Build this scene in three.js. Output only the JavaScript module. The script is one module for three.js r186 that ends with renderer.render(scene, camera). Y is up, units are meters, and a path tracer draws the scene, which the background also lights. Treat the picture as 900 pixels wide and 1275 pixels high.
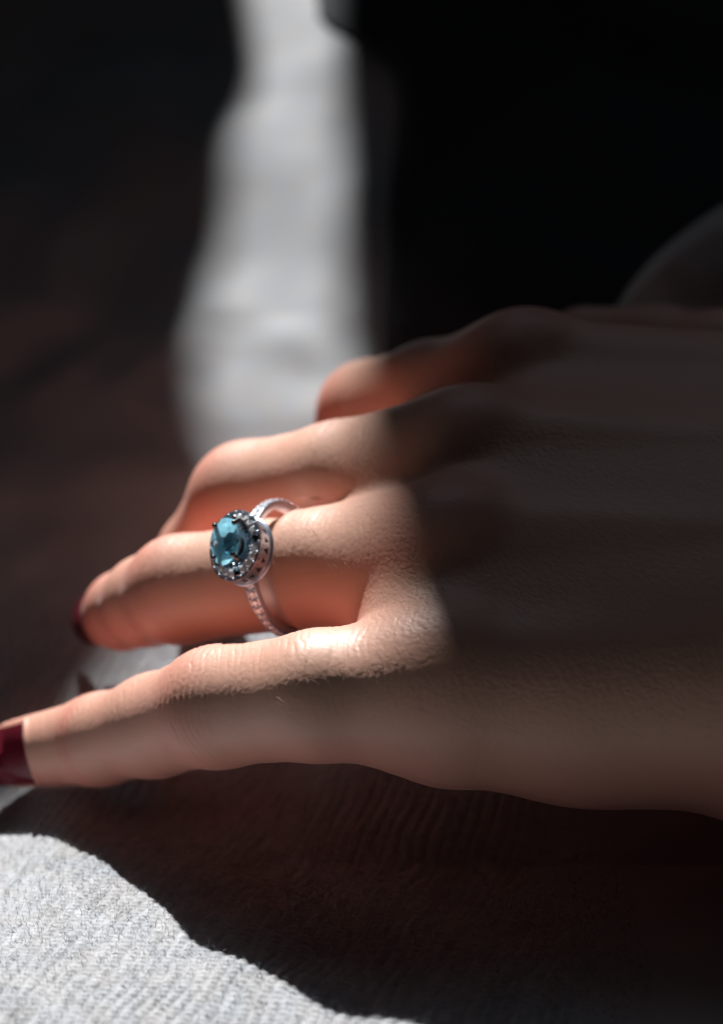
import * as THREE from 'three';
import { mergeGeometries, mergeVertices, toCreasedNormals } from 'three/addons/utils/BufferGeometryUtils.js';

// ---------------------------------------------------------------- camera, sky, sun, exposure
const scene = new THREE.Scene();
const V = (x, y, z) => new THREE.Vector3(x, y, z);
const PITCH = 40 * Math.PI / 180, DIST = 300;                       // millimetres from the lens to the hand
const LOOK = V(0, -Math.sin(PITCH), -Math.cos(PITCH)), UPV = V(0, Math.cos(PITCH), -Math.sin(PITCH));
const camera = new THREE.PerspectiveCamera(2 * Math.atan(63.75 / DIST) * 180 / Math.PI, 900 / 1275, 0.01, 20);
camera.position.copy(LOOK).multiplyScalar(-DIST / 1000);
camera.lookAt(0, 0, 0);
camera.focus = 0.298;
camera.userData.fStop = camera.getFocalLength() / 6.2;              // a lens opening of 6.2 mm

const SUN = V(-0.13, 0.52, -0.85).normalize();                      // towards the sun
const sun = new THREE.DirectionalLight(new THREE.Color().setRGB(1, 0.972, 0.94), 5);
sun.position.copy(SUN).multiplyScalar(2);
sun.castShadow = true;
sun.shadow.mapSize.set(4096, 4096);
Object.assign(sun.shadow.camera, { left: -0.8, right: 0.8, top: 0.8, bottom: -0.8, near: 0.1, far: 5 });
sun.shadow.radius = 2;
scene.add(sun, sun.target);
{ // a dim hazy sky, brighter towards the sun and overhead
  const W = 256, H = 128, data = new Float32Array(W * H * 4);
  for (let j = 0; j < H; j++) for (let i = 0; i < W; i++) {
    const e = ((j + 0.5) / H - 0.5) * Math.PI, a = ((i + 0.5) / W - 0.5) * 2 * Math.PI, y = Math.sin(e);
    const c = Math.cos(e) * Math.cos(a) * SUN.x + y * SUN.y + Math.cos(e) * Math.sin(a) * SUN.z;
    const glow = Math.exp(-((1 - c) / 0.03)), L = 0.0009 + 0.0010 * Math.max(0, y) + 0.7 * glow;
    data.set([L * 0.94, L, L * 1.12, 1], (j * W + i) * 4);
  }
  const t = new THREE.DataTexture(data, W, H, THREE.RGBAFormat, THREE.FloatType);
  t.mapping = THREE.EquirectangularReflectionMapping; t.magFilter = t.minFilter = THREE.LinearFilter; t.needsUpdate = true;
  scene.background = t;
}

const renderer = new THREE.WebGLRenderer({ antialias: true });
renderer.toneMapping = THREE.LinearToneMapping;
renderer.toneMappingExposure = 1.55;
renderer.shadowMap.enabled = true;

// ---------------------------------------------------------------- helpers
const MM = 0.001;
let seed = 12345;
const rnd = () => { seed = (seed + 0x6d2b79f5) | 0; let t = Math.imul(seed ^ (seed >>> 15), 1 | seed); t = (t + Math.imul(t ^ (t >>> 7), 61 | t)) ^ t; return ((t ^ (t >>> 14)) >>> 0) / 4294967296; };
const clamp = (x, a, b) => x < a ? a : x > b ? b : x, lerp = (a, b, t) => a + (b - a) * t;
const sstep = (a, b, x) => { const t = clamp((x - a) / (b - a), 0, 1); return t * t * (3 - 2 * t); };
// a joint of the hand, in mm, from its place in the picture and its distance towards the lens
function P(px, py, near) {
  const k = (DIST - near) / DIST, X = (px - 450) * 0.1 * k, Y = (637.5 - py) * 0.1 * k;
  return V(X, 0, 0).addScaledVector(UPV, Y).addScaledVector(LOOK, -near);
}
const hash3 = (x, y, z) => { let h = Math.imul(x, 374761393) ^ Math.imul(y, 668265263) ^ Math.imul(z, 1274126177); h = Math.imul(h ^ (h >>> 13), 1274126177); return ((h ^ (h >>> 16)) >>> 0) / 4294967296; };
function noise3(x, y, z) {
  const ix = Math.floor(x), iy = Math.floor(y), iz = Math.floor(z);
  let fx = x - ix, fy = y - iy, fz = z - iz;
  fx = fx * fx * (3 - 2 * fx); fy = fy * fy * (3 - 2 * fy); fz = fz * fz * (3 - 2 * fz);
  const c = (a, b, d) => hash3(ix + a, iy + b, iz + d);
  return lerp(lerp(lerp(c(0, 0, 0), c(1, 0, 0), fx), lerp(c(0, 1, 0), c(1, 1, 0), fx), fy),
    lerp(lerp(c(0, 0, 1), c(1, 0, 1), fx), lerp(c(0, 1, 1), c(1, 1, 1), fx), fy), fz) * 2 - 1;
}
// distance to the nearest border between random cells: the net of fine lines in skin
function cellLines(x, y, z) {
  const ix = Math.floor(x), iy = Math.floor(y), iz = Math.floor(z);
  let d1 = 9, d2 = 9;
  for (let a = -1; a < 2; a++) for (let b = -1; b < 2; b++) for (let c = -1; c < 2; c++) {
    const X = ix + a, Y = iy + b, Z = iz + c;
    const dx = X + hash3(X, Y, Z) - x, dy = Y + hash3(X + 71, Y, Z) - y, dz = Z + hash3(X, Y + 37, Z) - z, d = dx * dx + dy * dy + dz * dz;
    if (d < d1) { d2 = d1; d1 = d; } else if (d < d2) d2 = d;
  }
  return Math.sqrt(d2) - Math.sqrt(d1);
}
function tag(o, label, category, group) {
  o.userData.label = label;
  if (category) o.userData.category = category;
  if (group) o.userData.group = group;
  return o;
}
function meshOf(name, geometry, material, parent = scene) {
  const m = new THREE.Mesh(geometry, material);
  m.name = name; m.castShadow = m.receiveShadow = true;
  parent.add(m);
  return m;
}
function indexed(pos, idx, normals = true) {
  const g = new THREE.BufferGeometry();
  g.setAttribute('position', new THREE.BufferAttribute(pos instanceof Float32Array ? pos : new Float32Array(pos), 3));
  g.setIndex(idx instanceof Uint32Array ? new THREE.BufferAttribute(idx, 1) : idx);
  if (normals) g.computeVertexNormals();
  return g;
}
// a sheet with thickness out of a grid of points at(u, v), both sides and the border closed
function slab(nu, nv, top, bottom) {
  const pos = [], idx = [], W = nu + 1, N = W * (nv + 1);
  for (const f of [top, bottom]) for (let j = 0; j <= nv; j++) for (let i = 0; i <= nu; i++) { const p = f(i / nu, j / nv); pos.push(p.x * MM, p.y * MM, p.z * MM); }
  for (let j = 0; j < nv; j++) for (let i = 0; i < nu; i++) {
    const a = j * W + i, b = a + 1, c = a + W, d = c + 1;
    idx.push(a, b, d, a, d, c, N + a, N + d, N + b, N + a, N + c, N + d);
  }
  const edge = [];
  for (let i = 0; i < nu; i++) edge.push([i, i + 1]);
  for (let j = 0; j < nv; j++) edge.push([j * W + nu, (j + 1) * W + nu]);
  for (let i = nu; i > 0; i--) edge.push([nv * W + i, nv * W + i - 1]);
  for (let j = nv; j > 0; j--) edge.push([j * W, (j - 1) * W]);
  for (const [a, b] of edge) idx.push(a, N + a, b, b, N + a, N + b);
  return toCreasedNormals(indexed(pos, idx, false), 0.9);
}

// ---------------------------------------------------------------- the hand: joints in mm
const J = (px, py, near, r) => ({ p: P(px, py, near), r });
const FINGERS = [
  { kind: 'little', j: [J(560, 858, 4, 8.1), J(400, 866, 2.5, 7.9), J(272, 880, -7, 7.5), J(195, 903, -20, 6.6), J(125, 921, -29, 6.0), J(24, 938, -40, 4.8)] },
  { kind: 'ring', j: [J(565, 700, -10, 8.5), J(400, 708, -20, 7.7), J(225, 734, -31, 7.2), J(185, 748, -40, 6.1), J(155, 760, -48, 5.4), J(134, 769, -58, 4.4)] },
  { kind: 'middle', j: [J(590, 578, -23, 8.8), J(425, 601, -34, 8.3), J(308, 622, -43, 8.0), J(256, 696, -54, 7.0), J(262, 752, -68, 5.8)] },
  { kind: 'index', j: [J(655, 478, -41, 8.8), J(540, 494, -54, 8.1), J(460, 513, -66, 7.6), J(425, 605, -78, 6.8), J(440, 660, -86, 5.6)] },
  { kind: 'thumb', j: [J(1000, 500, -60, 10), J(900, 462, -66, 9), J(820, 446, -74, 7.8), J(728, 433, -80, 6.6)] },
];
const MCP = FINGERS.slice(0, 4).map((f) => f.j[0]);
const CMC = [J(1150, 872, 12, 12), J(1160, 770, 4, 12.5), J(1160, 660, -8, 12.5), J(1150, 545, -24, 12)];
const seg = (a, b) => {
  const d = b.p.clone().sub(a.p);
  return { ax: a.p.x, ay: a.p.y, az: a.p.z, bx: d.x, by: d.y, bz: d.z, l2: d.lengthSq(), ra: a.r, rb: b.r };
};
function segDist(s, x, y, z) {
  const px = x - s.ax, py = y - s.ay, pz = z - s.az;
  let t = (px * s.bx + py * s.by + pz * s.bz) / s.l2;
  t = t < 0 ? 0 : t > 1 ? 1 : t;
  const dx = px - s.bx * t, dy = py - s.by * t, dz = pz - s.bz * t;
  return Math.sqrt(dx * dx + dy * dy + dz * dz) - s.ra - (s.rb - s.ra) * t;
}
const smin = (a, b, k) => { const h = k - Math.abs(a - b); return h > 0 ? Math.min(a, b) - h * h / (4 * k) : Math.min(a, b); };
const mid = (a, b, t, r, dy = 0) => ({ p: a.p.clone().lerp(b.p, t).add(V(0, dy, 0)), r });
for (const f of FINGERS) {
  f.s = []; for (let i = 0; i + 1 < f.j.length; i++) f.s.push(seg(f.j[i], f.j[i + 1]));
  f.lo = V(1e9, 1e9, 1e9); f.hi = V(-1e9, -1e9, -1e9);
  for (const j of f.j) { f.lo.min(j.p.clone().addScalar(-j.r)); f.hi.max(j.p.clone().addScalar(j.r)); }
  f.dir = f.j[1].p.clone().sub(f.j[0].p).normalize();
}
const PALM = [];
for (let i = 0; i < 4; i++) PALM.push(seg(MCP[i], CMC[i]));
for (let i = 0; i < 3; i++) {                                        // flesh between the metacarpals and the webs between the fingers
  PALM.push(seg(mid(mid(MCP[i], MCP[i + 1], 0.5, 0), mid(CMC[i], CMC[i + 1], 0.5, 0), 0.12, 7.6, -1.8), mid(CMC[i], CMC[i + 1], 0.5, 12, 0)));
  const w = [0.17, 0.27, 0.34][i], a = mid(MCP[i], FINGERS[i].j[2], w, i ? 5.4 : 4.9, i ? -1.6 : -2.2), b = mid(MCP[i + 1], FINGERS[i + 1].j[2], w, i ? 5.4 : 4.9, i ? -1.6 : -2.2);
  PALM.push(seg(a, b));
  if (i === 0) for (const [q, rad, dy] of [[0.08, 5.3, -1.9], [0.0, 6.0, -1.2]]) PALM.push(seg(mid(MCP[0], FINGERS[0].j[2], q, rad, dy), mid(MCP[1], FINGERS[1].j[2], q, rad, dy)));
}
PALM.push(seg(J(600, 882, 0, 7.6), J(720, 890, 1, 8.7)), seg(J(720, 890, 1, 8.7), J(1000, 920, 2, 10)));   // heel of the little finger's side
PALM.push(seg(J(1000, 920, 2, 10), J(1180, 930, 6, 11)));
PALM.push(seg(J(760, 720, -45, 11), J(1150, 720, -30, 14)));        // palm
PALM.push(seg(J(820, 560, -62, 9), J(1120, 620, -40, 12)));         // ball of the thumb
const ELBOW = { p: V(165, -6, 12), r: 26 };
const WRIST = { p: P(1240, 720, -6), r: 24 };
PALM.push(seg(WRIST, ELBOW));
const KNUCKLES = [[552, 846, 4, 7.9], [560, 690, -9, 8.3], [585, 570, -24, 8.6], [655, 470, -41, 8.6]].map((k) => J(...k));
function fingerDist(f, x, y, z, reach = 9) {
  const ox = Math.max(f.lo.x - x, x - f.hi.x, 0), oy = Math.max(f.lo.y - y, y - f.hi.y, 0), oz = Math.max(f.lo.z - z, z - f.hi.z, 0), o = Math.sqrt(ox * ox + oy * oy + oz * oz);
  if (o > reach) return o;
  let d = 99;
  for (const s of f.s) d = smin(d, segDist(s, x, y, z), 2.2);
  return d;
}
function palmDist(x, y, z) {
  let d = 99;
  for (const s of PALM) d = smin(d, segDist(s, x, y, z), 8);
  for (const k of KNUCKLES) { const q = k.p, e = Math.hypot(x - q.x, y - q.y, z - q.z) - k.r; d = smin(d, e, 4); }
  return d;
}
function sdf(x, y, z) {
  const palm = x > -14 ? palmDist(x, y, z) : 40;
  let d = palm;
  for (const f of FINGERS) d = smin(d, smin(fingerDist(f, x, y, z), palm, 5.5), 0.7);
  return d;
}
const E = 0.15;
function gradient(x, y, z, out) {
  const a = sdf(x + E, y - E, z - E), b = sdf(x - E, y - E, z + E), c = sdf(x - E, y + E, z - E), d = sdf(x + E, y + E, z + E);
  out.set(a - b - c + d, -a - b + c + d, -a + b - c + d).normalize();
  return (a + b + c + d) / 4;
}
// surface nets over a grid
function surface(lo, hi, h) {
  const nx = Math.ceil((hi.x - lo.x) / h) + 1, ny = Math.ceil((hi.y - lo.y) / h) + 1, nz = Math.ceil((hi.z - lo.z) / h) + 1;
  const f = new Float32Array(nx * ny * nz).fill(1), B = 6, at = (i, j, k) => (k * ny + j) * nx + i;
  for (let k = 0; k < nz; k += B) for (let j = 0; j < ny; j += B) for (let i = 0; i < nx; i += B) {   // blocks far from the skin are skipped
    const c = sdf(lo.x + (i + B / 2) * h, lo.y + (j + B / 2) * h, lo.z + (k + B / 2) * h), far = Math.abs(c) > B * h * 0.9 + 2.5;
    for (let c3 = k; c3 < Math.min(k + B, nz); c3++) for (let b = j; b < Math.min(j + B, ny); b++) for (let a = i; a < Math.min(i + B, nx); a++)
      f[at(a, b, c3)] = far ? c : sdf(lo.x + a * h, lo.y + b * h, lo.z + c3 * h);
  }
  const vert = new Int32Array(nx * ny * nz).fill(-1), pos = [], idx = [];
  for (let k = 0; k + 1 < nz; k++) for (let j = 0; j + 1 < ny; j++) for (let i = 0; i + 1 < nx; i++) {
    let n = 0, x = 0, y = 0, z = 0, mask = 0;
    const v = [];
    for (let c = 0; c < 8; c++) { v[c] = f[at(i + (c & 1), j + (c >> 1 & 1), k + (c >> 2))]; if (v[c] < 0) mask |= 1 << c; }
    if (mask === 0 || mask === 255) continue;
    for (let a = 0; a < 8; a++) for (const bit of [1, 2, 4]) {
      const b = a | bit;
      if (b === a || (v[a] < 0) === (v[b] < 0)) continue;
      const t = v[a] / (v[a] - v[b]);
      x += (a & 1) + (bit === 1 ? t : 0); y += (a >> 1 & 1) + (bit === 2 ? t : 0); z += (a >> 2) + (bit === 4 ? t : 0); n++;
    }
    vert[at(i, j, k)] = pos.length / 3;
    pos.push(lo.x + (i + x / n) * h, lo.y + (j + y / n) * h, lo.z + (k + z / n) * h);
  }
  const quad = (a, b, c, d, flip) => { if (a < 0 || b < 0 || c < 0 || d < 0) return; if (flip) idx.push(a, c, b, a, d, c); else idx.push(a, b, c, a, c, d); };
  for (let k = 1; k + 1 < nz; k++) for (let j = 1; j + 1 < ny; j++) for (let i = 1; i + 1 < nx; i++) {
    const o = f[at(i, j, k)] < 0;
    if (o !== f[at(i + 1, j, k)] < 0) quad(vert[at(i, j - 1, k - 1)], vert[at(i, j, k - 1)], vert[at(i, j, k)], vert[at(i, j - 1, k)], !o);
    if (o !== f[at(i, j + 1, k)] < 0) quad(vert[at(i - 1, j, k - 1)], vert[at(i - 1, j, k)], vert[at(i, j, k)], vert[at(i, j, k - 1)], !o);
    if (o !== f[at(i, j, k + 1)] < 0) quad(vert[at(i - 1, j - 1, k)], vert[at(i, j - 1, k)], vert[at(i, j, k)], vert[at(i - 1, j, k)], !o);
  }
  return { pos: new Float32Array(pos), idx: new Uint32Array(idx) };
}
function snap(pos, from = 0) {
  const g = V(0, 0, 0);
  for (let i = from; i < pos.length; i += 3) {
    const d = gradient(pos[i], pos[i + 1], pos[i + 2], g);
    pos[i] -= g.x * d; pos[i + 1] -= g.y * d; pos[i + 2] -= g.z * d;
  }
}
// every triangle whose centre passes into four; edges shared with one that does not stay put
function refine(m, wanted) {
  const key = new Map(), pos = Array.from(m.pos), idx = [], N = m.idx.length;
  const half = (a, b) => {
    const k = a < b ? a * 4194304 + b : b * 4194304 + a;
    let v = key.get(k);
    if (v === undefined) { v = pos.length / 3; key.set(k, v); for (let c = 0; c < 3; c++) pos.push((m.pos[a * 3 + c] + m.pos[b * 3 + c]) / 2); }
    return v;
  };
  const split = new Uint8Array(N / 3), edges = new Set();
  for (let t = 0; t < N; t += 3) {
    const [a, b, c] = [m.idx[t], m.idx[t + 1], m.idx[t + 2]];
    const x = (m.pos[a * 3] + m.pos[b * 3] + m.pos[c * 3]) / 3;
    if (wanted(x)) { split[t / 3] = 1; half(a, b); half(b, c); half(c, a); }
  }
  for (let t = 0; t < N; t += 3) {
    const v = [m.idx[t], m.idx[t + 1], m.idx[t + 2]];
    const e = [0, 1, 2].map((i) => { const a = v[i], b = v[(i + 1) % 3]; return key.get(a < b ? a * 4194304 + b : b * 4194304 + a); });
    const n = e.filter((q) => q !== undefined).length;
    if (n === 3) idx.push(v[0], e[0], e[2], e[0], v[1], e[1], e[2], e[1], v[2], e[0], e[1], e[2]);
    else if (n === 0) idx.push(...v);
    else if (n === 1) { const i = e.findIndex((q) => q !== undefined), a = v[i], b = v[(i + 1) % 3], c = v[(i + 2) % 3]; idx.push(a, e[i], c, e[i], b, c); }
    else { const i = e.findIndex((q) => q === undefined), a = v[i], b = v[(i + 1) % 3], c = v[(i + 2) % 3], bc = e[(i + 1) % 3], ca = e[(i + 2) % 3]; idx.push(a, b, bc, a, bc, ca, ca, bc, c); }
  }
  return { pos: new Float32Array(pos), idx: new Uint32Array(idx) };
}
let skinMesh = surface(V(-58, -80, -118), V(150, 30, 60), 0.85);
snap(skinMesh.pos);
for (let level = 0; level < 2; level++) {
  const from = skinMesh.pos.length;
  skinMesh = refine(skinMesh, (x) => x < (level ? 48 : 60));
  snap(skinMesh.pos, from);
}
// joints whose skin folds in creases across the finger: [finger, joint, reach, depth]
const CREASES = [];
for (const [fi, ji, reach, depth, pitch] of [[0, 2, 4.6, 0.10, 1.0], [0, 4, 1.6, 0.15, 1.2], [1, 2, 4.5, 0.07, 1.0], [1, 4, 2.0, 0.09, 1.1], [2, 2, 4, 0.05, 1.1], [3, 2, 4, 0.05, 1.1]]) {
  const j = FINGERS[fi].j, d = j[Math.min(ji + 1, j.length - 1)].p.clone().sub(j[ji].p).normalize().add(j[ji].p.clone().sub(j[ji - 1].p).normalize()).normalize();
  CREASES.push({ p: j[ji].p, d, reach, depth, pitch });
}
// nails: finger, dorsal side, where the nail starts behind the tip's centre, how far it passes it, half its spread
const NAILS = [
  { f: 0, up: V(-0.1, 0.64, 0.77), from: -7.6, to: 10, spread: 1.02, r: 4.95 },
  { f: 1, up: V(-0.52, 0.62, 0.58), from: -5.0, to: 7.2, spread: 1.12, r: 4.75 },
].map((n) => {
  const j = FINGERS[n.f].j, T = j[j.length - 1].p, a = T.clone().sub(j[j.length - 2].p).normalize();
  const up = n.up.addScaledVector(a, -n.up.dot(a)).normalize();
  return { ...n, T, a, up, b: V(0, 0, 0).crossVectors(a, up) };
});
const DORSAL = V(0, 0.94, 0.34), HAIRS = [];
const RING_AT = P(353, 708, -20.8), RING_AXIS = FINGERS[1].j[2].p.clone().sub(FINGERS[1].j[1].p).normalize();
const TENDONS = [1, 2, 3].map((i) => { const dir = CMC[i].p.clone().sub(MCP[i].p).normalize(); return { p: MCP[i].p, dir, side: V(0, 0, 0).crossVectors(dir, V(0, 1, 0)).normalize() }; });
{
  const { pos } = skinMesh, n = V(0, 0, 0), color = new Float32Array(pos.length), p = V(0, 0, 0), q = V(0, 0, 0);
  for (let i = 0; i < pos.length; i += 3) {
    p.set(pos[i], pos[i + 1], pos[i + 2]);
    if (p.x > 62) { color.set([0.74, 0.45, 0.345], i); continue; }
    gradient(p.x, p.y, p.z, n);
    const up = clamp(n.dot(DORSAL) * 0.9 + 0.4, 0, 1), fade = 1 - sstep(44, 60, p.x);
    let best = null, near = 1e9;
    for (const f of FINGERS) { const d = fingerDist(f, p.x, p.y, p.z); if (d < near) { near = d; best = f; } }
    const onFinger = 1 - sstep(0.3, 3.5, near);
    // fine lines that run across the finger and break up; on the back of the hand a rounder net
    const s = p.dot(best.dir);
    q.copy(p).addScaledVector(best.dir, -s);
    const wx = noise3(p.x * 0.5, p.y * 0.5, p.z * 0.5), wy = noise3(p.x * 0.5 + 40, p.y * 0.5, p.z * 0.5);
    const warp = 0.55 * noise3(p.x * 0.16, p.y * 0.3 + 5, p.z * 0.3) + 0.13 * noise3(p.x * 0.9, p.y * 0.7, p.z * 0.7 + 9);
    const dorsal = sstep(0.02, 0.9, n.y * 0.96 - n.z * 0.12);
    const line = (pitch, shift) => { const u = s / pitch + warp * 1.25 + shift, v = Math.abs(u - Math.round(u)) * 2, on = clamp(0.35 + 1.1 * noise3(Math.round(u) * 7.3, q.y * 0.42, q.z * 0.42 + shift), 0, 1); return (1 - sstep(0.05, 0.55, v)) * on; };
    const net = cellLines(p.x / 0.8 + wx * 0.5, p.y / 0.9, p.z / 0.9 + wy * 0.5);
    const groove = (v, w) => 1 - sstep(0, w, v);
    let h = -onFinger * dorsal * (0.07 * line(0.95, 0) + 0.03 * line(0.53, 0.37)) - 0.055 * (1 - onFinger * 0.62) * (0.25 + 0.75 * dorsal) * (0.65 * groove(net, 0.32) + 0.45 * groove(cellLines(p.x / 0.55 + 9, p.y / 0.6, p.z / 0.6 + wx * 0.4), 0.3));
    h += 0.012 * noise3(p.x * 2.2, p.y * 2.2, p.z * 2.2) + 0.03 * noise3(p.x * 0.3, p.y * 0.3, p.z * 0.3);
    if (p.x > 0) {                                                   // tendons under the skin of the back
      for (const t of TENDONS) {
        q.copy(p).sub(t.p);
        const lat = q.dot(t.side), u = q.dot(t.dir);
        if (Math.abs(lat) < 7) h += 0.26 * dorsal * Math.exp(-((lat / 3.2) ** 2)) * sstep(-2, 8, u) * (1 - 0.5 * sstep(25, 50, u));
      }
    }
    q.copy(p).sub(RING_AT);
    const rx = q.dot(RING_AXIS);
    if (Math.abs(rx) < 5 && q.length() < 11.5) h += 0.22 * Math.exp(-(((Math.abs(rx) - 2.3) / 0.9) ** 2)) - 0.2 * Math.exp(-((rx / 1.1) ** 2));   // the band presses in a little
    // creases over the joints
    let red = 0;
    for (const c of CREASES) {
      const dx = p.x - c.p.x, dy = p.y - c.p.y, dz = p.z - c.p.z, u = dx * c.d.x + dy * c.d.y + dz * c.d.z;
      if (Math.abs(u) > c.reach * 2.2 || dx * dx + dy * dy + dz * dz > 160) continue;
      const w = Math.exp(-((u / c.reach) ** 2)) * up, ph = (u + noise3(p.x * 0.3, p.y * 0.3 + 9, p.z * 0.3) * 0.7) / c.pitch;
      const fold = Math.abs(ph - Math.round(ph)) * 2, share = 0.55 + 0.45 * noise3(Math.round(ph) * 3.1, p.z * 0.3, p.y * 0.3);
      h -= c.depth * w * share * (1 - sstep(0.1, 0.62, fold));
      red = Math.max(red, w * 0.5);
    }
    for (const k of KNUCKLES) { const e = p.distanceTo(k.p) - k.r; if (e < 4) red = Math.max(red, 0.4 * (1 - sstep(0, 4, e)) * up); }
    for (const t of NAILS) {                                         // the fold of skin round each nail
      q.copy(p).sub(t.T);
      const u = q.dot(t.a), ang = Math.atan2(q.dot(t.b), q.dot(t.up)), e = t.from + 2.2 * (ang / t.spread) ** 2;
      if (q.length() > 14) continue;
      const side = 1 - sstep(t.spread, t.spread + 0.25, Math.abs(ang));
      h += side * (0.28 * Math.exp(-(((u - e + 0.55) / 0.5) ** 2)) - 0.45 * sstep(e - 0.2, e + 0.7, u));
    }
    if (p.x > -12 && p.x < 50 && n.dot(DORSAL) > 0.6 && hash3(i, 5, 9) < 0.009) HAIRS.push([p.x + n.x * h, p.y + n.y * h, p.z + n.z * h, n.x, n.y, n.z, s]);
    h *= fade;
    pos[i] += n.x * h; pos[i + 1] += n.y * h; pos[i + 2] += n.z * h;
    // pigment: redder joints and fingertips, mottled elsewhere; reddish shade scatter painted on palm side
    const mott = 0.5 * noise3(p.x * 0.16, p.y * 0.16, p.z * 0.16) + 0.3 * noise3(p.x * 0.7, p.y * 0.7, p.z * 0.7);
    const tip = best.kind !== 'thumb' ? sstep(0, 1, (-p.x - 20) / 30) * 0.25 : 0, paintedScatter = 1 - sstep(-0.3, 1, n.dot(DORSAL)), r = clamp(red + tip + 0.25 * mott + 0.8 * paintedScatter, -0.3, 1);
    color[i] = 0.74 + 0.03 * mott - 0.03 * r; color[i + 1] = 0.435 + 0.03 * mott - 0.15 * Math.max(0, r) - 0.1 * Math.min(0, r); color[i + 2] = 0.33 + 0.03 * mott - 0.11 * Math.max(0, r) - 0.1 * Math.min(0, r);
  }
  skinMesh.color = color;
  for (let i = 0; i < pos.length; i++) pos[i] *= MM;
}
const skinGeo = indexed(skinMesh.pos, skinMesh.idx);
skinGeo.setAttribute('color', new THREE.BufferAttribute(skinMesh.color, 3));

// ---------------------------------------------------------------- the cloth that everything lies on
// height in mm: rises towards the viewer, sinks under the curled fingers, long soft waves further back
function clothBase(x, z) {
  const k = 9, up = -51.5 + 0.42 * (z < 43 ? z : 43 + 40 * (1 - Math.exp((43 - z) / 40))), low = -58.5, h = k - Math.abs(up - low);
  let y = h > 0 ? Math.max(up, low) + h * h / (4 * k) : Math.max(up, low);
  y = Math.max(y, lerp(y, -43.5, sstep(-14, 2, x) * sstep(-18, -6, z)));
  y += 4 * Math.exp(-(((x + 28) / 8) ** 2) - ((z + 3) / 6) ** 2);
  y -= 5 * sstep(-38, -52, x) * (1 - sstep(10, 40, z)) * sstep(-30, -5, z);
  y += 1.7 * Math.sin(z / 17 + x / 24 + 0.6) * sstep(-60, -100, z) + 1.0 * Math.sin(z / 11 - x / 13 + 2) * sstep(-60, -90, z);
  y += 7 * sstep(-66, -126, z) + 1.0 * noise3(x / 11, 17, z / 11) * sstep(-50, -80, z) * sstep(-420, -200, z);
  y += 0.9 * noise3(x / 21, 3, z / 21) + 0.35 * noise3(x / 7, 8, z / 7);
  return y;
}
const RX = 0.32, RZ = -0.947;                                         // the way the ribs run
function clothWeave(x, z) {
  const wob = 0.8 * noise3(x / 7, 1, z / 7), a = (x * -RZ + z * RX) + wob, b = x * RX + z * RZ + 0.6 * noise3(x / 5, 5, z / 5);
  const rib = Math.abs(Math.sin(a * Math.PI / 1.7)), loop = Math.sin(b * 2 * Math.PI / 0.95 + (Math.floor(a / 1.7) % 2) * 2.2);
  return 0.31 * (rib - 0.6) * (0.75 + 0.4 * noise3(x / 4, 21, z / 4)) + 0.09 * loop * rib + 0.045 * noise3(x / 0.7, 2, z / 0.7) + 0.035 * noise3(x / 0.36, 7, z / 0.36);
}
const detail = (x, z) => (1 - sstep(20, 60, Math.abs(x + 14))) * sstep(-70, -20, z);
const clothAt = (x, z) => clothBase(x, z) + clothWeave(x, z) * detail(x, z);
function lines(stops) {                                              // [from, step] pairs, the last one closes
  const out = [];
  for (let i = 0; i + 1 < stops.length; i++) for (let x = stops[i][0]; x < stops[i + 1][0] - 1e-6; x += stops[i][1]) out.push(x);
  out.push(stops[stops.length - 1][0]);
  return out;
}
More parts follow.
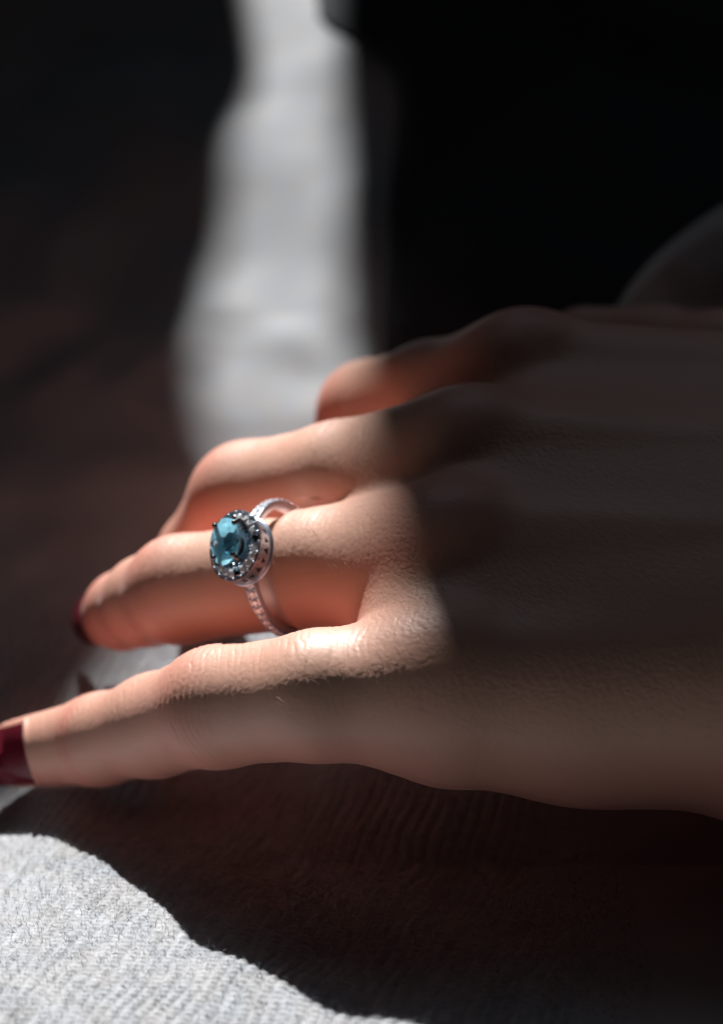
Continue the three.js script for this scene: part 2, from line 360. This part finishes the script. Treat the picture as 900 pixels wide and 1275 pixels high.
{
  const xs = lines([[-900, 60], [-180, 8], [-72, 1.5], [-56, 0.22], [26, 1.0], [80, 6], [200, 60], [900]]);
  const zs = lines([[-1600, 60], [-420, 6], [-120, 1.2], [-30, 0.5], [-8, 0.22], [76, 1.5], [160, 12], [420, 60], [900]]);
  const pos = new Float32Array(xs.length * zs.length * 3), col = new Float32Array(pos.length), idx = new Uint32Array((xs.length - 1) * (zs.length - 1) * 6);
  let o = 0, e = 0;
  for (const z of zs) for (const x of xs) {
    pos[o] = x * MM; pos[o + 1] = clothAt(x, z) * MM; pos[o + 2] = z * MM;
    const t = 0.40 + 0.03 * noise3(x / 9, 4, z / 9) + (0.05 * noise3(x / 0.8, 6, z / 0.8) + 0.05 * noise3((x * RX + z * RZ) / 3.5, 31, (x * -RZ + z * RX) / 0.8)) * detail(x, z), warm = 0.012 * noise3(x / 3, 11, z / 3);
    col[o] = t * 0.965 + warm; col[o + 1] = t; col[o + 2] = t * 1.055 - warm; o += 3;
  }
  const W = xs.length;
  for (let j = 0; j + 1 < zs.length; j++) for (let i = 0; i + 1 < W; i++) { const a = j * W + i; idx.set([a, a + W, a + 1, a + 1, a + W, a + W + 1], e); e += 6; }
  const g = indexed(pos, idx);
  g.setAttribute('color', new THREE.BufferAttribute(col, 3));
  const clothMat = new THREE.MeshPhysicalMaterial({ name: 'pale knit', vertexColors: true, roughness: 0.95, specularIntensity: 0.2, sheen: 0.4, sheenRoughness: 0.6, sheenColor: new THREE.Color(0.8, 0.8, 0.82) });
  const cloth = meshOf('cloth', g, clothMat);
  cloth.userData.kind = 'structure';
  cloth.userData.label = 'pale grey ribbed knit cloth under the hand';
  // the nap: short bent fibres standing off the knit
  const fp = [], fi = [], SEG = 3, SIDES = 3;
  for (let k = 0; k <= SEG; k++) for (let s = 0; s < SIDES; s++) {
    const t = k / SEG, r = 0.029 * (1 - 0.7 * t), a = s / SIDES * Math.PI * 2;
    fp.push((Math.cos(a) * r + 0.34 * t * t) * MM, t * (1 - 0.22 * t) * MM, Math.sin(a) * r * MM);
  }
  for (let k = 0; k < SEG; k++) for (let s = 0; s < SIDES; s++) { const a = k * SIDES + s, b = k * SIDES + (s + 1) % SIDES; fi.push(a, a + SIDES, b, b, a + SIDES, b + SIDES); }
  const N = 85000, fuzz = new THREE.InstancedMesh(indexed(fp, fi), new THREE.MeshStandardMaterial({ name: 'wool fibre', color: new THREE.Color(0.44, 0.46, 0.49), roughness: 0.8 }), N);
  const m = new THREE.Matrix4(), qn = new THREE.Quaternion(), q2 = new THREE.Quaternion();
  for (let i = 0; i < N; i++) {
    const x = -56 + rnd() * 90, z = -45 + rnd() * 125, len = 0.3 + 1.2 * rnd() ** 3;
    qn.setFromAxisAngle(V(0, 1, 0), rnd() * 6.2832);
    q2.setFromAxisAngle(V(Math.cos(i), 0, Math.sin(i)), (rnd() * 0.9 + 0.3));
    m.compose(V(x * MM, (clothAt(x, z) - 0.04) * MM, z * MM), q2.multiply(qn), V(len, len, len));
    fuzz.setMatrixAt(i, m);
  }
  fuzz.name = 'nap'; fuzz.userData.kind = 'stuff';
  cloth.add(fuzz);
}

// ---------------------------------------------------------------- dark cloth behind, a grey fold, the sleeve
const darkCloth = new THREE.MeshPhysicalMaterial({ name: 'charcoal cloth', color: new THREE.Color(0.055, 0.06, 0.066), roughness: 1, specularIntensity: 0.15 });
{
  // its rim follows the pale strip; everything right of it is covered
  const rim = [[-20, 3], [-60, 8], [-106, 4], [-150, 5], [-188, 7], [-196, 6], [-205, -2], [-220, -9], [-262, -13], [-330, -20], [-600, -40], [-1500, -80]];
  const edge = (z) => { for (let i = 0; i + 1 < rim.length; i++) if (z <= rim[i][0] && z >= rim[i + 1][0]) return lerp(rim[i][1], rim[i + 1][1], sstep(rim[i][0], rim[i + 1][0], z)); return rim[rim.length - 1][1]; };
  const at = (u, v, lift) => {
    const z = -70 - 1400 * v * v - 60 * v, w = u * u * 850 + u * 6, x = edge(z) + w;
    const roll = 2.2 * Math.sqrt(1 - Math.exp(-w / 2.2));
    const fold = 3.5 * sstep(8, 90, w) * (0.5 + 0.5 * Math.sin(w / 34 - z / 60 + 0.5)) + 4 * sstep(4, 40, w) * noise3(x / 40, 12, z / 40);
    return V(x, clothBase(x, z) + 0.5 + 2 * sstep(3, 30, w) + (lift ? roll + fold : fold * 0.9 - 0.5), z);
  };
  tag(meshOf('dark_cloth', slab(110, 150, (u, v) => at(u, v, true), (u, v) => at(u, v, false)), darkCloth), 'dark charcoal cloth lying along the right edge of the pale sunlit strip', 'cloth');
}
{
  // a rounded rise of grey cloth behind the wrist
  const at = (u, v, k) => {
    const a = u * 2 * Math.PI, e = v * Math.PI * 0.5, w = 1 + 0.05 * noise3(Math.cos(a) * 2, e * 2, Math.sin(a) * 2);
    return V(100 + 62 * k * w * Math.cos(a) * Math.cos(e), -59 + 52 * k * w * Math.sin(e), -100 + 24 * k * w * Math.sin(a) * Math.cos(e));
  };
  const greyCloth = new THREE.MeshStandardMaterial({ name: 'grey cloth', color: new THREE.Color(0.42, 0.42, 0.43), roughness: 1 });
  tag(meshOf('cloth_fold', slab(64, 24, (u, v) => at(u, v, 1), (u, v) => at(u, v, 0.97)), greyCloth), 'rounded dim grey cloth fold rising behind the wrist', 'cloth');
}
{
  // black sleeve round the forearm, its rim just past the wrist
  const A = WRIST.p, B = ELBOW.p, ax = B.clone().sub(A).normalize(), u1 = V(0, 1, 0).addScaledVector(ax, -ax.y).normalize(), u2 = V(0, 0, 0).crossVectors(ax, u1);
  const ring = (u, v, d) => {
    const a = u * 2 * Math.PI, r = 30 + d + 1.2 * Math.sin(a * 5) + 1.5 * noise3(Math.cos(a) * 2, v * 6, Math.sin(a) * 2);
    const s = lerp(-35 + 16 * (1 - Math.cos(a + 1.25)), 220, v), k = 1 + 0.25 * v;
    return A.clone().addScaledVector(ax, s).addScaledVector(u1, Math.cos(a) * r * k).addScaledVector(u2, Math.sin(a) * (r + 6) * k);
  };
  tag(meshOf('sleeve', slab(72, 40, (u, v) => ring(u, v, 1.2), (u, v) => ring(u, v, 0)), new THREE.MeshStandardMaterial({ name: 'black cloth', color: new THREE.Color(0.012, 0.012, 0.013), roughness: 1 })), 'black sleeve round the forearm, its rim at the right edge', 'sleeve');
}

// ---------------------------------------------------------------- added curtains outside the frame, edges shaped to bound the sun patch
{
  const E1 = V(-SUN.z, 0, SUN.x).normalize(), E2 = V(0, 0, 0).crossVectors(E1, SUN).normalize();
  const PLANE = -620;
  const edgeAt = (pts, y) => { if (y <= pts[0][0]) return pts[0][1]; for (let i = 0; i + 1 < pts.length; i++) if (y <= pts[i + 1][0]) return lerp(pts[i][1], pts[i + 1][1], (y - pts[i][0]) / (pts[i + 1][0] - pts[i][0])); return pts[pts.length - 1][1]; };
  const LEFT = [[-420, 40], [-170, 12], [-146, 10], [-128, 1], [-112, -7], [-98, -13], [-89, -9], [-83, -13], [-76, -23], [-66, -33], [-60, -38], [-54, -48], [-49, -75], [60, -110], [300, -150]];
  const RIGHT = [[-420, 45], [-160, 30], [-105, 14], [-50, 8], [-22, 2], [-5, 1], [22, 2], [29, 130], [80, 160], [300, 150]];
  const cloth = new THREE.MeshStandardMaterial({ name: 'curtain cloth', color: new THREE.Color(0.10, 0.10, 0.11), roughness: 1 });
  for (const [pts, side, label] of [[LEFT, -1, 'added unseen light blocker shaped to bound the sun patch on the left'], [RIGHT, 1, 'added unseen light blocker shaped to bound the sun patch on the right']]) {
    const at = (u, v, d) => {
      const e2 = lerp(-420, 46, v), w = u * u * (side > 0 ? 135 : 900), e1 = edgeAt(pts, e2) + side * w, fold = 14 * Math.sin(w / 17 + 0.4) * sstep(0, 30, w);
      const p = E1.clone().multiplyScalar(e1).addScaledVector(E2, e2);
      return p.addScaledVector(SUN, (PLANE - d + fold - p.z) / SUN.z);
    };
    tag(meshOf('added_curtain', slab(160, 180, (u, v) => at(u, v, 0), (u, v) => at(u, v, 2.5)), cloth), label, 'added_curtain');
  }
}

// ---------------------------------------------------------------- hand and nails
const skin = new THREE.MeshPhysicalMaterial({ name: 'skin', vertexColors: true, roughness: 0.47, specularIntensity: 0.75, ior: 1.5, sheen: 0.15, sheenRoughness: 0.5, sheenColor: new THREE.Color(0.9, 0.94, 1), transmission: 0.05, thickness: 0 });
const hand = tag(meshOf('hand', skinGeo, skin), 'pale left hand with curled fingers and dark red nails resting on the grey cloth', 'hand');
{ // fine pale hairs lying along the back of the hand
  const hp = [], hi = [];
  for (let k = 0; k <= 4; k++) for (let c = 0; c < 3; c++) { const t = k / 4, q = 0.009 * (1 - 0.8 * t), a = c * 2.0944; hp.push((t + 0.0) * MM, (0.28 * t - 0.16 * t * t + Math.cos(a) * q) * MM, Math.sin(a) * q * MM); }
  for (let k = 0; k < 4; k++) for (let c = 0; c < 3; c++) { const a = k * 3 + c, b = k * 3 + (c + 1) % 3; hi.push(a, b, a + 3, b, b + 3, a + 3); }
  const hair = new THREE.InstancedMesh(indexed(hp, hi), new THREE.MeshPhysicalMaterial({ name: 'fine hair', color: new THREE.Color(0.62, 0.52, 0.44), roughness: 0.35 }), HAIRS.length);
  const m = new THREE.Matrix4(), x = V(0, 0, 0), y = V(0, 0, 0), z = V(0, 0, 0);
  HAIRS.forEach((h, i) => {
    y.set(h[3], h[4], h[5]);
    x.set(0.55 + 0.5 * rnd(), 0, 0.9 + 0.6 * (rnd() - 0.5)).addScaledVector(y, -x.dot(y)).normalize();
    z.crossVectors(x, y);
    const L = 0.7 + 1.3 * rnd();
    x.multiplyScalar(L); y.multiplyScalar(L); z.multiplyScalar(1.1);
    hair.setMatrixAt(i, m.makeBasis(x, y, z).setPosition(h[0] * MM, h[1] * MM, h[2] * MM));
  });
  hair.name = 'hair'; hair.userData.kind = 'stuff'; hair.castShadow = true;
  hand.add(hair);
}
const polish = new THREE.MeshPhysicalMaterial({ name: 'nail polish', color: new THREE.Color(0.15, 0.006, 0.02), roughness: 0.42, clearcoat: 0.15, clearcoatRoughness: 0.3 });
for (const t of NAILS) {
  const at = (u, v, d) => {
    const k = u * 2 - 1, a = k * t.spread, L = lerp(t.from + 2.2 * k * k, t.to - 3.4 * Math.abs(k) ** 2.4, v), r = t.r + d, drop = 0.022 * Math.max(0, L) ** 2;
    return t.T.clone().addScaledVector(t.a, L).addScaledVector(t.up, Math.cos(a) * r - drop - 0.25 * (1 - sstep(0, 0.12, v))).addScaledVector(t.b, Math.sin(a) * r * (1 - 0.12 * v));
  };
  meshOf('fingernail', slab(26, 26, (u, v) => at(u, v, 0.12), (u, v) => at(u, v, -0.4)), polish, hand);
}

// ---------------------------------------------------------------- the ring
{
  const f = FINGERS[1].j, C = RING_AT, X = RING_AXIS;     // X runs along the finger to its tip
  const cam = LOOK.clone().negate(), m = cam.clone().addScaledVector(X, -cam.dot(X)).normalize(), up = V(0, 0, 0).crossVectors(X, m).normalize();
  if (up.y < 0) up.negate();
  const N = m.clone().multiplyScalar(Math.cos(0.36)).addScaledVector(up, Math.sin(0.36)).normalize(), B = V(0, 0, 0).crossVectors(N, X).normalize();
  const ring = new THREE.Group();
  ring.name = 'ring';
  ring.matrix.makeBasis(X, B, N);                                    // local: x to the fingertip, y round the finger, z out of the stone
  ring.quaternion.setFromRotationMatrix(ring.matrix);
  ring.position.copy(C).multiplyScalar(MM);
  ring.scale.setScalar(MM);
  tag(ring, 'silver ring with oval blue stone in a halo of clear stones, on a finger', 'ring');
  scene.add(ring);
  const metal = new THREE.MeshPhysicalMaterial({ name: 'white gold', color: new THREE.Color(0.66, 0.76, 0.90), metalness: 0.9, roughness: 0.3 });
  const clear = new THREE.MeshPhysicalMaterial({ name: 'clear stone', color: new THREE.Color(0.93, 0.95, 0.99), metalness: 0.3, roughness: 0.06, flatShading: true });
  const grey = new THREE.MeshPhysicalMaterial({ name: 'clear stone with painted shade', color: new THREE.Color(0.6, 0.6, 0.62), metalness: 1, roughness: 0.07, flatShading: true });  // darker copy of the clear stone, its shade put into the colour
  const dark = new THREE.MeshPhysicalMaterial({ name: 'claw metal with painted reflection', color: new THREE.Color(0.12, 0.12, 0.13), metalness: 1, roughness: 0.22 });  // claws coloured dark to stand for the darkness they reflect
  const part = (name, g, mat = metal, parent = ring) => meshOf(name, g, mat, parent);
  const R = 8.7;
  // band: rounded outside, flat inside
  const bs = new THREE.Shape();
  bs.moveTo(-0.85, -0.62); bs.lineTo(0.85, -0.62); bs.quadraticCurveTo(1.0, -0.1, 0.86, 0.4); bs.quadraticCurveTo(0.8, 0.5, 0.62, 0.42); bs.lineTo(0, 0.3); bs.lineTo(-0.62, 0.42); bs.quadraticCurveTo(-0.8, 0.5, -0.86, 0.4); bs.quadraticCurveTo(-1.0, -0.1, -0.85, -0.62);
  const prof = bs.getPoints(6), bp = [], bi = [], n = prof.length - 1, K = 128;
  for (let k = 0; k <= K; k++) { const a = k / K * Math.PI * 2; for (let i = 0; i < n; i++) { const r = R + prof[i].y; bp.push(prof[i].x * 0.86, r * Math.sin(a), r * Math.cos(a)); } }
  for (let k = 0; k < K; k++) for (let i = 0; i < n; i++) { const a = k * n + i, b = k * n + (i + 1) % n; bi.push(a, a + n, b, b, a + n, b + n); }
  part('band', toCreasedNormals(indexed(bp, bi, false), 0.6));
  // a brilliant: girdle radius 1, table at 0.38
  function brilliant(sides, wide = 1, tableR = 0.56, crown = 0.34, depth = 0.8) {
    const pt = [], tri = [], P3 = (r, a, z) => [r * Math.cos(a) * wide, r * Math.sin(a), z];
    const T = [], S = [], G = [], L = [];
    for (let i = 0; i < sides; i++) { const a = (i + 0.5) / sides * 6.28319, b = i / sides * 6.28319; T.push(P3(tableR, a, crown)); S.push(P3((1 + tableR) / 2 + 0.03, b, crown * 0.58)); G.push(P3(1, a, 0.03), P3(1, b + 6.28319 / sides, 0.03)); L.push(P3(0.52, a, -depth * 0.52)); }
    for (let i = 0; i < sides; i++) {
      const j = (i + 1) % sides, g0 = G[2 * i], gm = G[2 * i + 1], g1 = G[2 * j], low = (p) => [p[0], p[1], -0.05];
      tri.push([[0, 0, crown], T[i], T[j]], [T[i], S[j], T[j]], [T[i], g0, S[j]], [S[j], g0, gm], [S[j], gm, g1], [T[j], S[j], g1]);
      for (const [p, q] of [[g0, gm], [gm, g1]]) tri.push([p, low(p), q], [q, low(p), low(q)]);
      tri.push([low(g0), L[i], low(gm)], [low(gm), L[i], L[j]], [low(gm), L[j], low(g1)], [L[i], [0, 0, -depth], L[j]]);
    }
    for (const t of tri) for (const p of t) pt.push(...p);
    const g = new THREE.BufferGeometry();
    g.setAttribute('position', new THREE.BufferAttribute(new Float32Array(pt), 3));
    g.computeVertexNormals();
    return g;
  }
  const small = brilliant(8), beads = [];
  const bead = (x, y, z, r) => { const g = new THREE.SphereGeometry(r, 8, 6); g.translate(x, y, z); beads.push(g); };
  const stone = (p, normal, r, spin, mat = clear) => {
    const s = part('diamond', small, mat);
    s.position.copy(p); s.quaternion.setFromUnitVectors(V(0, 0, 1), normal.clone().normalize()); s.rotateZ(spin); s.scale.setScalar(r);
  };
  // stones set along the band on both sides of the head
  const step = 1.24 / (R + 0.4);
  for (const side of [-1, 1]) for (let k = 0; k < 13; k++) {
    const a = side * (0.5 + k * step), r = R + 0.42;
    stone(V(0, r * Math.sin(a), r * Math.cos(a)), V((rnd() - 0.5) * 0.16, Math.sin(a) + (rnd() - 0.5) * 0.12, Math.cos(a)), 0.56, rnd() * 6);
    for (const e of [-1, 1]) { const c = a + side * step / 2; bead(e * 0.5, (r + 0.1) * Math.sin(c), (r + 0.1) * Math.cos(c), 0.17); }
  }
  // head: gallery wall of small panels, each with a triangle cut through
  const oval = (ax, ay, t) => V(ax * Math.cos(t), ay * Math.sin(t), 0);
  const AX = 3.75, AY = 4.55, Z0 = 8.5, Z1 = 11.5, panels = [], PN = 20;
  for (let i = 0; i < PN; i++) {
    const p = oval(AX - 0.1, AY - 0.1, i / PN * 6.28319), q = oval(AX - 0.1, AY - 0.1, (i + 1) / PN * 6.28319), w = p.distanceTo(q), h = Z1 - Z0, sh = new THREE.Shape();
    sh.moveTo(0, 0); sh.lineTo(w, 0); sh.lineTo(w, h); sh.lineTo(0, h); sh.closePath();
    const hole = (a) => { const k = new THREE.Path(); k.moveTo(...a[0]); k.lineTo(...a[1]); k.lineTo(...a[2]); k.closePath(); sh.holes.push(k); };
    if (i % 2) hole([[w * 0.14, h * 0.30], [w * 0.86, h * 0.30], [w * 0.5, h * 0.66]]);
    else { hole([[w * 0.2, h * 0.56], [w * 0.5, h * 0.26], [w * 0.8, h * 0.56]]); }
    hole([[w * 0.32, h * 0.76], [w * 0.68, h * 0.76], [w * 0.5, h * 0.90]]);
    const g = new THREE.ExtrudeGeometry(sh, { depth: 0.35, bevelEnabled: false });
    const d = q.clone().sub(p).normalize(), out = V(d.y, -d.x, 0);
    g.applyMatrix4(new THREE.Matrix4().makeBasis(d, V(0, 0, 1), out).setPosition(p.x - out.x * 0.35, p.y - out.y * 0.35, Z0));
    panels.push(g);
  }
  part('gallery', mergeGeometries(panels));
  const rail = (ax, ay, z, r) => { const pts = []; for (let i = 0; i < 48; i++) pts.push(oval(ax, ay, i / 48 * 6.28319).setZ(z)); return new THREE.TubeGeometry(new THREE.CatmullRomCurve3(pts, true), 96, r, 8, true); };
  const core = new THREE.CylinderGeometry(1, 1, 2.6, 40); core.rotateX(Math.PI / 2); core.scale(AX - 0.75, AY - 0.75, 1); core.translate(0, 0, 9.9);  // added dark core that paints shade behind the gallery cut-outs
  part('gallery_shade', core, new THREE.MeshStandardMaterial({ name: 'painted gallery shade', color: new THREE.Color(0.02, 0.02, 0.022), metalness: 0.5, roughness: 0.6 }));
  part('rail', rail(AX - 0.15, AY - 0.15, Z0, 0.32));
  // halo plate: a dished oval ring with a raised lip
  const hp = [], hi = [], HP = [[0.3, 11.2], [0.98, 11.2], [1.06, 11.5], [1.05, 11.75], [0.99, 11.8], [0.93, 11.62], [0.66, 11.55], [0.55, 11.3]];
  for (let k = 0; k < 64; k++) { const a = k / 64 * 6.28319; for (const [s, z] of HP) hp.push(AX * s * Math.cos(a), AY * s * Math.sin(a), z); }
  for (let k = 0; k < 64; k++) for (let i = 0; i < HP.length; i++) { const a = k * HP.length + i, b = k * HP.length + (i + 1) % HP.length, c = (k + 1) % 64 * HP.length + i, d = (k + 1) % 64 * HP.length + (i + 1) % HP.length; hi.push(a, c, b, b, c, d); }
  part('halo', toCreasedNormals(indexed(hp, hi, false), 0.5));
  const HN = 20;
  for (let i = 0; i < HN; i++) {
    const t = (i + 0.5) / HN * 6.28319, p = oval(AX * 0.83, AY * 0.84, t), nn = V(0.35 * Math.cos(t) + (rnd() - 0.5) * 0.2, 0.35 * Math.sin(t) + (rnd() - 0.5) * 0.2, 1);
    stone(p.setZ(11.72), nn, 0.62, rnd() * 6, i % 5 ? clear : grey);
    for (const [s, z] of [[0.985, 11.86], [0.69, 11.8]]) { const c = oval(AX * s, AY * s, t + 3.14159 / HN); bead(c.x, c.y, z, 0.16); }
  }
  for (let i = 0; i < 14; i++) { const t = i / 14 * 6.28319; stone(oval(AX * 0.56, AY * 0.6, t).setZ(11.6), V((rnd() - 0.5) * 0.5, (rnd() - 0.5) * 0.5, 1), 0.42, rnd() * 6, grey); }
  const bm = part('bead', mergeGeometries(beads));
  bm.userData.kind = 'stuff';
  // the oval stone: clear blue shell over a faceted back
  const SX = 2.4, SY = 3.3, SZ = 13.9;
  const shell = brilliant(12, SX / SY, 0.6, 0.26, 0.62);
  shell.scale(SY, SY, SY);
  const gem = part('gemstone', shell, new THREE.MeshPhysicalMaterial({ name: 'blue stone', color: new THREE.Color(0.90, 0.98, 1.0), transmission: 1, thickness: 0, roughness: 0.02, ior: 1.6, flatShading: true }));
  gem.position.z = SZ;
  // the bowl of back facets, open towards the viewer: an outer row, a middle row and a middle painted darker, as if seen through
  const bowl = (rings, sides, keep = () => true) => {
    const tri = [], ptAt = rings.map(([q, z], k) => Array.from({ length: sides }, (_, i) => { const a = (i + k * 0.5) / sides * 6.28319, w = q * (1 + (rnd() - 0.5) * 0.12); return [w * SX * Math.cos(a), w * SY * Math.sin(a), z + (rnd() - 0.5) * 0.2]; }));
    for (let k = 0; k + 1 < rings.length; k++) for (let i = 0; i < sides; i++) { const A = ptAt[k], D = ptAt[k + 1], j = (i + 1) % sides; tri.push([A[i], A[j], D[i]], [D[i], A[j], D[j]]); }
    const g = new THREE.BufferGeometry();
    g.setAttribute('position', new THREE.BufferAttribute(new Float32Array(tri.filter((t) => keep((t[0][1] + t[1][1] + t[2][1]) / 3)).flat(2)), 3));
    g.computeVertexNormals();
    return g;
  };
  const rows = [[0.97, 0.04], [0.82, -0.34], [0.65, -0.66], [0.45, -0.95]], blue = { color: new THREE.Color(0.42, 0.84, 1.0), metalness: 0, roughness: 0.92, thickness: 0, flatShading: true };
  part('facets', bowl(rows, 14, (y) => y < 0), new THREE.MeshPhysicalMaterial({ name: 'blue facets that let light in', ...blue, transmission: 0.9 }), gem);
  part('facets', bowl(rows, 14, (y) => y >= 0), new THREE.MeshPhysicalMaterial({ name: 'blue facets', ...blue, transmission: 0.25 }), gem);
  part('culet', bowl([[0.46, -0.94], [0.34, -1.08], [0.2, -1.2], [0.02, -1.28]], 14), new THREE.MeshPhysicalMaterial({ name: 'facets with painted dark', color: new THREE.Color(0.36, 0.62, 0.76), metalness: 0.4, roughness: 0.3, flatShading: true }), gem);
  // claws
  for (const [sx, sy] of [[1, 1], [1, -1], [-1, 1], [-1, -1]]) {
    const d = V(sx * SX * 0.70, sy * SY * 0.74, 0), cv = new THREE.CatmullRomCurve3([d.clone().multiplyScalar(0.75).setZ(11.2), d.clone().multiplyScalar(1.02).setZ(12.5), d.clone().multiplyScalar(1.06).setZ(13.7), d.clone().multiplyScalar(0.90).setZ(14.35)]);
    const g = new THREE.TubeGeometry(cv, 14, 0.27, 8), tip = new THREE.SphereGeometry(0.36, 10, 8);
    tip.translate(d.x * 0.88, d.y * 0.88, 14.35);
    part('prong', mergeGeometries([g, tip]), dark);
  }
}

renderer.render(scene, camera);
